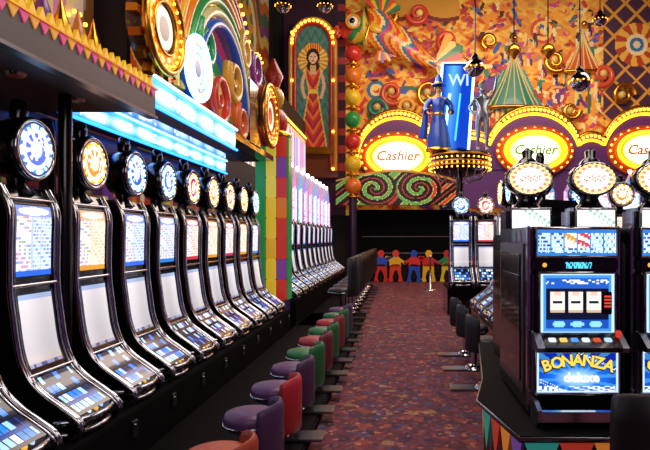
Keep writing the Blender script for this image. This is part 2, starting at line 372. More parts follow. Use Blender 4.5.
# niche with framed portrait
mb=MB()
def archpts(cx,hw,spring,bot,n=20): return [(cx-hw,bot)]+[(cx-hw*math.cos(pi*i/n),spring-hw*1.1*math.sin(pi*i/n)) for i in range(n+1)]+[(cx+hw,bot)]
mb.prism(archpts(314,24,46,178),YB-.2,YB+.2,wallfn,'paint',col='#7c3c22')
def E_(x,y,cx,cy,rx,ry): return ((x-cx)/rx)**2+((y-cy)/ry)**2<1
def port(x,y):
    if E_(x,y,314,60,4.2,5.6):
        if E_(x,y,312.3,58.5,.9,.6) or E_(x,y,315.9,58.5,.9,.6): return '#201010'
        if E_(x,y,314.1,62.8,1.3,.6): return '#c03038'
        if E_(x,y,314.2,60.6,.5,.9): return '#b87850'
        return '#e8b890'
    if E_(x,y,314,59,6.6,8.4) or E_(x,y,314,68,6.4,6) and abs(x-314)>3: return '#30160c'
    if E_(x,y,314,50,8,5): return '#e8b840' if int(x*.9)%2 else '#c83c2c'
    if abs(x-314)<1.8 and 64<y<71: return '#dca880'
    if y>70 and y<165:
        wdt=7.5 if y<78 else (7.5-3*(y-78)/14 if y<92 else 4.5+9.5*min(1,(y-92)/55))
        if abs(x-314)<wdt:
            if y<76 and abs(x-314)<4: return '#e0b088'
            if 91<y<95: return '#f0c850'
            return ['#c83828','#a82440','#e87030'][int(y*.22+abs(x-314)*.35)%3] if abs(x-314)<wdt-1.3 else '#e8b840'
    for s in (-1,1):
        t=(y-74)/26
        if 0<t<1 and abs(x-(314+s*(7.5+3.2*math.sin(t*pi))))<1.6: return '#e0b088'
    d=math.hypot(x-314,(y-62))
    if d<15: return '#f0c860' if int(math.atan2(y-62,x-314)*6+20)%2 else '#c88430'
    return '#4c7c70' if int(y*.25+math.sin(x*.7))%3 else '#3c6458'
def pcv(u,v):
    y=150-v*128; x=314+(u-.5)*32
    return L(port(x,y))
def portP(u,v):
    y=150-v*128; hw=16 if y>46 else 16*math.sqrt(max(0,1-((46-y)/24)**2))
    return (wx(314+(u-.5)*2*hw),YB-.23,wz(y))
mb.canvas(portP,44,170,pcv,'mural')
for k,cl in ((22,'#d89838'),(18,'#b83420')): mb.tube([(wx(a),YB-.28,wz(b_)) for a,b_ in archpts(314,k,46,172)],.08,'paint',col=cl)
aa=cat(archpts(314,20.2,46,170),3); last=None
for a,b_ in aa:
    if last is None or math.hypot(a-last[0],b_-last[1])>3.5:
        mb.sph((wx(a),YB-.36,wz(b_)),.06,'bulb_warm',seg=6,rings=4); last=(a,b_)
mb.box((wx(314),YB-.3,wz(152)),(1.6,.3,.25),'gold',bev=.04)
mb.obj('framed_portrait_niche')
def skin_figure(name,joints,edges,mat,loc,scale=1,rz=0,extra=None):
    me=bpy.data.meshes.new(name); me.from_pydata([j[:3] for j in joints],edges,[])
    ob=bpy.data.objects.new('body',me); bpy.context.scene.collection.objects.link(ob)
    md=ob.modifiers.new('skin','SKIN'); md.use_smooth_shade=True
    for i,j in enumerate(joints):
        sv=me.skin_vertices[0].data[i]; sv.radius=(j[3],j[3]); sv.use_root=(i==0)
    sb=ob.modifiers.new('sub','SUBSURF'); sb.levels=2; sb.render_levels=2
    me.materials.append(MATS[mat])
    e=bpy.data.objects.new(name,None); bpy.context.scene.collection.objects.link(e)
    e.location=loc; e.scale=(scale,)*3; e.rotation_euler=(0,0,rz); ob.parent=e
    if extra:
        o2=extra.obj('costume'); o2.parent=e
    return e
def person(raise_r=True):
    J=[(0,0,1.0,.15),(0,0,1.18,.12),(0,0,1.38,.16),(0,0,1.50,.065),(0,0,1.58,.065),(0,-.01,1.68,.10),(0,0,1.76,.085),
       (.19,0,1.44,.06),(-.19,0,1.44,.06)]
    Ed=[(0,1),(1,2),(2,3),(3,4),(4,5),(5,6),(2,7),(2,8)]
    def arm(root,sx,up):
        n=len(J)
        if up: P=[(sx*.32,-.05,1.66,.045),(sx*.36,-.1,1.92,.034),(sx*.37,-.12,2.02,.032)]; f=(0,0,1)
        else: P=[(sx*.36,-.02,1.2,.045),(sx*.30,-.18,1.02,.034),(sx*.27,-.26,.98,.032)]; f=(0,-1,-.2)
        J.extend(P); Ed.extend([(root,n),(n,n+1),(n+1,n+2)]); h=P[2]
        for k in range(4):
            o=(k-1.5)*.018; b=len(J)
            J.append((h[0]+o*1.2,h[1]+f[1]*.05,h[2]+f[2]*.05,.010)); J.append((h[0]+o*1.8,h[1]+f[1]*.1-.01,h[2]+f[2]*.1,.008))
            Ed.extend([(n+2,b),(b,b+1)])
        b=len(J); J.append((h[0]-sx*.045,h[1]+f[1]*.03,h[2]+f[2]*.03,.010)); Ed.append((n+2,b))
    arm(7,1,raise_r); arm(8,-1,False)
    for sx in (1,-1):
        n=len(J); J.extend([(sx*.1,0,.92,.10),(sx*.12,-.02,.5,.065),(sx*.12,.02,.1,.045),(sx*.13,-.14,.04,.04)])
        Ed.extend([(0,n),(n,n+1),(n+1,n+2),(n+2,n+3)])
    return J,Ed
solid_mat('skin','#c89068',.5); solid_mat('silver_leaf','#b8bcc8',.28,.9); solid_mat('red_cloth','#b02030',.6); solid_mat('blue_cloth','#1848b0',.4,coat=.3)
def facebits(dr,hair='#2c1408'):
    dr.sph((0,.03,1.73),(.115,.12,.14),'paint',hair)
    for s in (-1,1): dr.sph((s*.038,-.105,1.70),.014,'black_gloss',seg=8,rings=5); dr.sph((s*.105,-.01,1.68),(.015,.03,.035),'skin',seg=8,rings=5)
    dr.sph((0,-.12,1.67),(.014,.025,.028),'skin',seg=8,rings=5); dr.sph((0,-.105,1.63),(.03,.012,.01),'paint','#a02828',8,5)

# ball column
YC=19.4
def cxp(px,y): return (px-400)*y/560
def czp(py,y): return 1.55+(238-py)*y/560
mb=MB()
bc=['#d02c28','#e87c20','#f0c828','#2c9c48','#d8302c','#f0c020','#e07020']
X=cxp(353,YC)
for i in range(7):
    z=czp(54+i*22,YC); mb.sph((X,YC,z),.29,'paint',bc[i],20,12)
    mb.lathe([(.2,z-.42),(.26,z-.38),(.2,z-.34)],(X,YC,0),20,'gold')
mb.cyl((X,YC,czp(200,YC)),(X,YC,czp(54,YC)),.09,mat='gold'); mb.cyl((X,YC,0),(X,YC,czp(198,YC)),.14,mat='paint',col='#2a1830')
mb.lathe([(.3,0),(.3,.08),(.16,.16)],(X,YC,0),20,'gold')
mb.obj('carnival_ball_column')

# ---------------- slot machine (curved, disc topper) : front +X ----------------
FC=cat([(.35,.0),(.395,.045),(.385,.105),(.29,.18),(.18,.26),(.10,.35),(.05,.48),(.02,.68),(.0,.86),(.0,1.1),(.0,1.3),(-.06,1.44)],5)
def curve_seg(z0,z1): return [p for p in FC if z0<=p[1]<=z1]
def glass(seed,c1,c2,c3):
    pale=mixc(L(c1),L('#ffffff'),.55)
    def f(u,v):
        if u<.04 or u>.96 or v<.02 or v>.98: return L('#10101a')
        if v>.80:
            d=((u-.5)/.42)**2+((v-.89)/.07)**2
            return L('#ffffff') if (d<.6 and hsh(int(u*22),int(v*60),seed)>.45) else (L(c3) if d<1 else mixc(L(c1),L('#ffffff'),.2))
        if v<.08: return L(c1)
        r=int(v*20); fv=v*20-r
        if .42<u<.46 or .66<u<.69: return pale
        if fv<.4: return L(c3)
        if u<.42:
            a=int((u-.04)*16)
            if hsh(a,r,seed)>.5: return mixc(L(['#e04040','#f0b030','#3070d8','#40a050','#c050c0'][int(hsh(r,a,seed+1)*5)]),L('#ffffff'),.3)
            return L(c3)
        return mixc(L(c1),L('#ffffff'),.25) if hsh(int(u*28),r,seed)>.6 else L(c2)
    return f
GM=.225; GW=.17
def slot_mesh(seed,c1,c2,c3,topper='disc',name='slot_machine'):
    mb=MB(); w=GM
    poly=[(.33,0)]+FC+[(-.42,1.42),(-.5,1.3),(-.55,0)]
    mb.prism(poly,-w,w,lambda a,b_,d:(a,d,b_),'black_gloss')
    for sy in (-1,1):
        mb.tube([(p[0]+.012,sy*(w-.005),p[1]) for p in FC],.017,'chrome')
        mb.tube([(p[0]+.012,sy*(w-.04),p[1]) for p in FC[8:]],.006,'chrome')
    def surf(z0,z1,hw,off):
        P=curve_seg(z0,z1); n=len(P)
        def fn(u,v):
            t=v*(n-1); i=min(int(t),n-2); f=t-i
            a=Vector(P[i]);b_=Vector(P[i+1]); p=a.lerp(b_,f); nr=Vector((b_.y-a.y,-(b_.x-a.x))).normalized()
            return (p.x+nr.x*off,(u-.5)*2*hw,p.y+nr.y*off)
        return fn
    mb.canvas(surf(.90,1.34,GW,.006),32,60,glass(seed,c1,c2,c3),'glow')
    def scr(u,v):
        if u<.05 or u>.95 or v<.03 or v>.97: return L('#14141c')
        g=.74+.16*v+.05*math.sin(u*5+seed)
        if v>.9: return L((g*.7,g*.78,g*.95))
        if v<.1: return L((g*.75,g*.8,g*.98)) if hsh(int(u*14),seed)>.4 else L('#405080')
        return L((min(1,g*.98),g*.95,min(1,g*.97)))
    mb.canvas(surf(.37,.83,GW,.006),20,30,scr,'glow')
    for z in (.355,.865,1.37):
        p=min(FC,key=lambda q:abs(q[1]-z)); mb.tube([(p[0]+.01,-w+.02,p[1]),(p[0]+.01,w-.02,p[1])],.012,'chrome')
    def deck(u,v):
        a=int(u*7); fu=u*7-a; b_=int(v*4); fv=v*4-b_
        if u<.05 or u>.95: return L('#101018')
        if fu<.25 or fv<.35: return L('#0c1024') if b_!=1 else L('#1a3c90')
        h=hsh(a,b_,seed)
        return L('#2c88ff') if h<.35 else (L('#a8dcff') if h<.55 else (L('#ffffff') if h<.68 else (L('#ffb850') if h<.76 else L('#10183c'))))
    mb.canvas(surf(.115,.34,GW,.008),35,24,deck,'glow')
    for z,k in ((.10,1.0),(.03,.92)):
        mb.tube([(.27+.155*k*math.sin(pi*i/16),-(w+.012)*math.cos(pi*i/16),z) for i in range(17)],.016,'chrome')
    tr=[(.24,-w-.005)]+[(.27+.145*math.sin(pi*i/16),-(w+.005)*math.cos(pi*i/16)) for i in range(17)]+[(.24,w+.005)]
    mb.prism(tr,.0,.09,lambda a,b_,d:(a,b_,d),'black_gloss')
    for i in range(5): mb.cyl((.365-.012*(i-2)**2*.6,-.13+.065*i,.09),(.37-.012*(i-2)**2*.6,-.13+.065*i,.125),.019,mat='glow',col=L(['#c83c30','#e8f4ff','#e0a840','#a8d4ff','#3070d8'][i]))
    if topper=='disc':
        mb.lathe([(.1,1.40),(.05,1.46),(.06,1.54)],(-.1,0,0),16,'black_gloss'); c=(-.0,0,1.67)
        RY=Matrix.Rotation(pi/2,4,'Y')
        mb.lathe([(.10,-.22),(.17,-.17),(.192,-.04),(.192,0),(.18,.012)],c,28,'black_gloss',M=RY)
        mb.tube([(.014,.175*math.cos(2*pi*i/28),1.67+.175*math.sin(2*pi*i/28)) for i in range(28)],.014,'chrome',closed=True)
        def df(u,v):
            if v>.88: return L('#10204c')
            if v>.74: return L('#ffffff') if (u*28)%1<.5 else L(c1)
            if v>.6: return L('#e8f2ff')
            if v>.3:
                return L('#ffffff') if hsh(int(u*18),int(v*10),seed)>.62 else L(c1)
            return L(c2) if hsh(int(u*6),int(v*12),seed)>.4 else L('#ffffff')
        mb.disc((.02,0,1.67),(0,1,0),(0,0,1),.165,df,'glow',12,36)
        for i in range(20):
            a=2*pi*i/20; mb.sph((.024,.134*math.cos(a),1.67+.134*math.sin(a)),.010,'neon_cyan' if seed in (1,3) else 'bulb_warm',seg=5,rings=3)
        mb.lathe([(.045,1.85),(.05,1.9),(.04,1.96),(.02,1.97)],(-.09,0,0),14,'black_gloss')
    else:
        def tf(u,v):
            if u<.06 or u>.94: return L(c1)
            r=int(v*14)
            if (v*14)%1<.25: return L('#ffffff')
            return L('#ffffff') if hsh(int(u*9),r,seed)>.5 else L([c2,c3,c1][r%3])
        mb.prism([(-.22,1.35),(.22,1.35),(.22,2.1),(.0,2.55),(-.22,2.1)],-.2,-.08,lambda a,b_,d:(d,a,b_),'paint',col='#c8c0d8')
        mb.canvas(lambda u,v:(-.07,(u-.5)*.42,1.42+v*.68),18,36,tf,'glow')
        mb.add([(-.07,-.21,2.12),(-.07,.21,2.12),(-.07,0,2.5)],[(0,1,2)],'glow',col=c1)
        mb.sph((-.14,0,2.6),.05,'bulb_white',seg=8,rings=5); mb.cyl((-.02,-.24,1.4),(-.02,-.24,2.12),.018,mat='neon_pink' if seed%2 else 'neon_cyan')
    return mb.mesh(name)
SM=[slot_mesh(1,'#2868e8','#c8e0ff','#f0f4ff'),slot_mesh(2,'#e09828','#fff0d0','#fff4e4'),slot_mesh(3,'#3080d8','#e8dcff','#eaf2ff'),slot_mesh(4,'#c83048','#ffe4c8','#f8f8ff')]
order=[0,0,1,0,2,3,1,3,1,2]
for i in range(10): place('slot_machine',SM[order[i]],(-2.2,2.72+.64*i,.412))
ST=[slot_mesh(5+i,a,b_,c,'tower','tall_slot_machine') for i,(a,b_,c) in enumerate([('#e880b8','#ffd0e8','#a8d8ff'),('#60a8f0','#e0f0ff','#f0a8d0'),('#a880e8','#f0e8ff','#98e8d8')])]
for i in range(12): place('tall_slot_machine',ST[i%3],(-2.15,9.7+.7*i,.502))

mb=MB(); mb.box((-2.35,4.95,.205),(1.2,8.0,.41),'black_matte',bev=.01); mb.box((-2.35,13.6,.25),(1.2,8.5,.5),'black_matte',bev=.02)
mb.box((-1.22,6.0,.04),(1.1,10.0,.08),'black_matte',bev=.015)
mb.box((-1.3,13.6,.04),(.9,8.4,.08),'black_matte',bev=.015)
for i in range(10):
    mb.box((-1.745,3.04+.64*i,.30),(.02,.08,.11),'chrome_soft',bev=.006); mb.cyl((-1.745,3.04+.64*i,.32),(-1.73,3.04+.64*i,.32),.01,mat='chrome')
mb.obj('slot_machine_plinth')

mb=MB(); mb.box((-2.98,4.9,1.5),(.1,8.0,2.1),'dark_wall')
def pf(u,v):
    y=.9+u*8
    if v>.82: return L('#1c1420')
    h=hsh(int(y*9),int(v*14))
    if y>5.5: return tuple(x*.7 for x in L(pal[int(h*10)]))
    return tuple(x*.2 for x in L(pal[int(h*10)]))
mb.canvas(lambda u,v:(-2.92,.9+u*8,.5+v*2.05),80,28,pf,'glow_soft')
mb.obj('partition_panel')
def sign_band(name,x,ya,yb,za,zb):
    mb=MB(); mb.box((x-.08,(ya+yb)/2,(za+zb)/2),(.16,yb-ya,zb-za),'grey_metal',bev=.01)
    n=int((yb-ya)*40)
    def f(u,v):
        y=u*(yb-ya); k=int(y/.5); fy=y/.5-k
        s=abs(v-.5)*2
        if s>.86: return L('#0c3cb0')
        g=math.exp(-((fy-.5)/.4)**2)*math.exp(-(s/.45)**2)
        if hsh(int(u*n/3),int(v*5),k)>.8 and s<.5: return L('#ffffff')
        return mixc(L('#1470f0'),L('#c8f0ff'),min(1,g*1.2))
    mb.canvas(lambda u,v:(x+.01,ya+u*(yb-ya),za+v*(zb-za)),n,16,f,'glow_hi')
    mb.tube([(x+.03,ya,za),(x+.03,yb,za)],.014,'neon_blue'); mb.tube([(x+.03,ya,zb),(x+.03,yb,zb)],.014,'neon_cyan')
    return mb.obj(name)
sign_band('illuminated_sign_band',-2.75,4.3,8.8,2.56,2.76)
sign_band('illuminated_sign_band',-1.98,4.45,6.7,2.6,2.84)

# near canopy with zigzag trim
mb=MB(); mb.box((-2.55,2.3,2.57),(1.3,3.8,.16),'grey_metal',bev=.01)
mb.box((-1.87,2.3,2.57),(.06,3.84,.22),'grey_metal',bev=.01)
mb.box((-1.86,2.3,2.455),(.07,3.84,.02),'chrome_soft')
n=48; st=3.8/n
for i in range(n):
    y=.4+i*st
    mb.prism([(y,2.665),(y+st,2.665),(y+st/2,2.745)],-1.87,-1.845,lambda a,b_,d:(d,a,b_),'glow_soft',col='#ffc428')
    mb.prism([(y,2.66),(y+st,2.66),(y+st/2,2.60)],-1.845,-1.832,lambda a,b_,d:(d,a,b_),'glow_soft',col='#e04c80' if i%2 else '#f0a030')
mb.box((-1.86,2.3,2.665),(.075,3.84,.012),'gold')
for i in range(6): mb.lathe([(.05,2.475),(.06,2.49)],(-2.2,.8+i*.6,0),12,'chrome')
mb.obj('metal_canopy')
mb=MB()
for x,y,r in ((-2.2,3.68,.042),(-2.8,4.45,.06)):
    mb.cyl((x,y,.41),(x,y,2.49),r,mat='black_gloss'); mb.lathe([(r+.03,.41),(r+.03,.44),(r,.46)],(x,y,0),16,'black_gloss')
mb.obj('canopy_post')

# facade
mb=MB(); mb.box((-2.35,6.7,3.5),(.3,4.3,1.5),'dark_wall',bev=.02)
mb.box((-2.55,6.7,2.8),(1.1,4.3,.08),'black_gloss')
def ff(u,v):
    y=4.55+u*4.3; z=2.85+v*1.4
    d=math.hypot(y-6.4,(z-2.7))
    if d<1.5: return tuple(.85*x for x in L(['#2c2c60','#e0a840','#c82820','#e88428','#f0d880','#2c8c48','#2c58a8','#b83068'][int(d*6)%8]))
    d=math.hypot(y-8.5,(z-3.4))
    if d<.9: return tuple(.85*x for x in L(['#f8e8b0','#c83028','#f0c040','#2c8c50'][int(d*7)%4]))
    k=int((z*3+.6*math.sin(y*4)))%4
    return tuple(.8*x for x in L(['#d84828','#f0b840','#7c3c90','#e0a850'][k]))
mb.canvas(lambda u,v:(-2.19,4.55+u*4.3,2.8+v*1.44),160,52,ff,'glow_soft')
for i in range(44): mb.sph((-2.17,4.6+i*.098,4.26+.1*math.sin(i*.5)),.022,'bulb_warm',seg=6,rings=4)
for k,cl in enumerate(['#d83024','#f0b828','#e88418','#30a050','#f0e0a0','#2c60c8']):
    r=1.45-k*.11
    mb.tube([(-2.1+.01*k,6.5-r*math.cos(pi*i/30),2.95+r*1.15*math.sin(pi*i/30)) for i in range(31)],.058,'paint',col=cl)
r=1.55
for i in range(41): mb.sph((-2.05,6.5-r*math.cos(pi*i/40),2.95+r*1.15*math.sin(pi*i/40)),.026,'bulb_warm',seg=6,rings=4)
def sp2_(cy,cz,r,t,a,d=1,n=30): return [(-2.04,cy+r*(1-.85*i/n)*math.cos(a+d*t*2*pi*i/n),cz+r*(1-.85*i/n)*math.sin(a+d*t*2*pi*i/n)) for i in range(n+1)]
for cy,cz,r,cl in ((6.35,3.15,.34,'#d83c28'),(6.9,3.5,.3,'#f0b030'),(5.9,3.6,.26,'#2c9c58'),(7.2,3.05,.26,'#e86a28'),(7.9,3.95,.3,'#8c3c9c'),(7.35,4.0,.25,'#f0c040')):
    mb.tube(sp2_(cy,cz,r,1.6,r*9),[.06-.04*i/30 for i in range(31)],'paint',col=cl)
mb.box((-2.05,7.75,3.25),(.1,.6,.9),'black_gloss',bev=.02)
mb.obj('carnival_facade')
def round_sign(name,y,z,r,c1,c2,c3,x=-2.0,rim='gold',teeth=0):
    mb=MB(); RY=Matrix.Rotation(pi/2,4,'Y')
    mb.lathe([(r*.9,-.16),(r,-.14),(r,-.02),(r*.96,0)],(x,y,z),36,'paint',L(c3),RY)
    def f(u,v):
        if v>.8: return L(c1)
        if v>.55: return L(c2) if int(u*24)%2 else L(c1)
        if v>.3: return L('#fff0c8') if v<.5 else L(c3)
        return L(c3)
    mb.disc((x+.012,y,z),(0,1,0),(0,0,1),r*.95,f,'glow',10,48)
    mb.tube([(x+.02,y+r*math.cos(2*pi*i/40),z+r*math.sin(2*pi*i/40)) for i in range(40)],.035,rim,closed=True)
    mb.tube([(x+.02,y+r*.6*math.cos(2*pi*i/40),z+r*.6*math.sin(2*pi*i/40)) for i in range(40)],.02,rim,closed=True)
    for i in range(24): 
        a=2*pi*i/24; mb.sph((x+.03,y+r*.86*math.cos(a),z+r*.86*math.sin(a)),.014,'bulb_warm',seg=6,rings=4)
    for i in range(teeth):
        a=2*pi*i/teeth; mb.box((x-.05,y+(r+.05)*math.cos(a),z+(r+.05)*math.sin(a)),(.08,.06,.09),'gold',rx=a-pi/2)
    return mb.obj(name)
round_sign('gear_wheel_sign',4.68,3.30,.36,'#d08418','#f8d880','#2a180c',x=-1.98,teeth=16)
round_sign('round_dial_sign',5.46,3.2,.29,'#1c60c0','#c0e0ff','#183c80',x=-1.98,rim='neon_cyan')
round_sign('round_dial_sign',8.5,3.4,.46,'#d02c20','#f8d890','#a82440',x=-1.98)

mb=MB()
for k in range(9):
    y=2.6+k*.2
    mb.lathe([(.0,2.66),(.08,2.68),(.10,2.8),(.04,2.88),(.07,2.96),(.03,3.08),(.0,3.2)],(-2.3,y,0),14,('gold','paint')[k%2],L(['#b84c7c','#d88838','#7c3c90'][k%3]))
mb.box((-2.5,3.4,3.3),(.06,1.9,1.2),'paint',col='#5c2c60')
def cf2(u,v):
    d=math.hypot((u*2.4)%1-.5,(v*1.4)%1-.5); return tuple(.75*x for x in L(['#f0d090','#e088a8','#e0a030','#a84820','#e8c0a8'][int(d*10+u*2)%5]))
mb.canvas(lambda u,v:(-2.46,2.45+u*1.9,2.72+v*1.2),60,40,cf2,'glow_soft')
for i in range(26): mb.sph((-2.43,2.5+i*.073,3.1+.15*math.sin(i*.6)),.018,'bulb_warm',seg=6,rings=4)
mb.obj('canopy_ornament_frieze')

# colour column
mb=MB(); mb.box((-2.08,9.2,1.6),(.5,.3,3.2),'paint',col='#4c2460',bev=.01)
cols_=[['#2c8c48']*8,['#e8c030','#e8c030','#e0a828','#e8c030','#e8c030','#e8d048','#e8d048','#e8d048'],['#c83028','#7c3c90','#c83028','#c83028','#d87020','#c83028','#7c3c90','#c83028']]
for k in range(3):
    for j in range(8):
        z=.55+j*.33; mb.box((-2.25+.17*k,9.03,z+.165),(.16,.05,.335),'glow_soft',L(cols_[k][j]),bev=.012)
for j in range(8): mb.box((-1.82,9.2,.715+j*.33),(.04,.26,.33),'glow_soft',L(cols_[0][j]),bev=.01)
mb.sph((-2.08,9.2,3.45),(.24,.24,.26),'paint','#c02c28'); mb.lathe([(.3,3.2),(.3,3.26),(.2,3.3)],(-2.08,9.2,0),20,'gold')
mb.sph((-2.08,9.2,3.85),(.18,.18,.2),'paint','#d8a828'); mb.lathe([(.1,4.03),(.16,4.2),(.02,4.5)],(-2.08,9.2,0),20,'paint',L('#a83028'))
mb.obj('colour_block_pillar')
mb=MB(); mb.box((-3.05,13.6,2.6),(.12,8.2,5.2),'dark_wall')
def nf(u,v):
    k=int(u*24); h=hsh(k,3)
    if (u*24)%1<.2: return L('#fff0ff')
    if v>.92: return L('#e8a850')
    return tuple(.75*x for x in L(['#e090d0','#88b8f8','#f4dcff','#b860c0','#6c80e8'][int(h*5)])) if v>.15 else L('#402058')
mb.canvas(lambda u,v:(-2.97,9.6+u*8.0,3.0+v*1.6),120,12,nf,'glow')
for i in range(60): mb.sph((-2.95,9.6+i*.135,4.68),.03,'bulb_warm',seg=6,rings=4)
mb.obj('neon_backboard')

# ---------------- stools ----------------
def stool(col,col2,h=.36,back=.10,drop=.2,r=.19):
    mb=MB(); q=r/.22
    mb.box((.16,0,.012),(.42,.2,.022),'chrome_soft',bev=.005); mb.lathe([(.12,.02),(.1,.05),(.05,.07)],mat='chrome')
    mb.cyl((0,0,.04),(0,0,h-.08),.04,mat='chrome')
    mb.lathe([(.06,h-.12),(.15*q,h-.09),(.19*q,h-.07)],mat='black_gloss')
    mb.lathe([(.18*q,h-.08),(.215*q,h-.05),(.22*q,h-.01),(.2*q,h+.02),(.12*q,h+.035),(0,h+.04)],mat='vinyl',col=L(col),seg=28)
    mb.tube([(.218*q*math.cos(2*pi*i/28),.218*q*math.sin(2*pi*i/28),h-.045) for i in range(28)],.008,'chrome',closed=True)
    n=14; vs=[];R1,R0=.215*q,.275*q
    rows=[(h-drop,R1+.005,R0-.01),(h-drop+.02,R1,R0),(h,R1,R0),(h+back*.7,R1,R0),(h+back,R1+.008,R0-.008),(h+back+.012,(R0+R1)/2-.006,(R0+R1)/2+.006)]
    for z,ra,rb in rows:
        zz=lambda a:z-(.03*(abs(a)/1.1)**3 if z>h+.04 else 0)
        for i in range(n+1):
            a=-1.1+2.2*i/n; vs.append((ra*math.cos(a),ra*math.sin(a),zz(a)))
        for i in range(n+1):
            a=1.1-2.2*i/n; vs.append((rb*math.cos(a),rb*math.sin(a),zz(a)))
    m_=2*(n+1); fs=[]
    for rr in range(len(rows)-1):
        for j in range(m_):
            k=(j+1)%m_; fs.append((rr*m_+j,rr*m_+k,(rr+1)*m_+k,(rr+1)*m_+j))
    mb.add(vs,fs,'vinyl',L(col2),True)
    mb.add(vs[-m_:],[tuple(range(m_))],'vinyl',L(col2)); mb.add(vs[:m_],[tuple(range(m_))[::-1]],'vinyl',L(col2))
    return mb
sc=[('#b84c2c','#a84024'),('#5c3868','#4c3058'),('#5c3868','#b82834'),('#5c3868','#4c2c50'),('#287040','#206438'),('#9c2834','#6c2030'),('#287040','#206438'),('#a82430','#8c2030'),('#206438','#206438'),('#5c3868','#4c3058')]
for i,(a,b_) in enumerate(sc): stool(a,b_,.37,.08,.30,.165).obj('casino_stool',(-.93,2.84+.64*i,.08))
blk=stool('#121014','#0e0c10',.60,.55,.1,.24).mesh('casino_chair')
for i in range(11): place('casino_chair',blk,(-.98,9.5+.72*i,.08))

# ---------------- right island ----------------
mb=MB(); plan=[(.62,2.80),(.51,3.4),(.62,3.9),(.78,5.2),(3.4,5.2),(3.4,2.80)]
mb.prism(plan,.0,.54,lambda a,b_,d:(a,b_,d),'black_gloss')
pl2=[(.59,2.76),(.47,3.4),(.58,3.92),(.74,5.24),(3.44,5.24),(3.44,2.76)]
mb.prism(pl2,.54,.575,lambda a,b_,d:(a,b_,d),'black_matte')
mb.tube([(x,y,.557) for x,y in pl2],.012,'chrome_soft',closed=True)
tc_=['#2c8c80','#b83828','#d88030','#6c489c','#d0b880']
def pend(p0,p1,n):
    p0=Vector(p0);p1=Vector(p1); d=(p1-p0); nn=Vector((d.y,-d.x)).normalized()*.012
    for i in range(n):
        a=p0+d*(i/n)+nn; b_=p0+d*((i+1)/n)+nn; c=(a+b_)/2
        mb.add([(a.x,a.y,.53),(b_.x,b_.y,.53),(c.x,c.y,.30)],[(0,1,2)],'glow_soft',col=tc_[i%5])
        mb.add([(a.x,a.y,.02),(b_.x,b_.y,.02),(b_.x,b_.y,.34)],[(0,1,2)],'paint',col=tc_[(i+2)%5])
pend((.51,3.4),(.62,2.80),4); pend((.62,2.80),(3.4,2.80),16); pend((.62,3.9),(.51,3.4),3); pend((.78,5.2),(.62,3.9),7)
mb.obj('slot_machine_island')

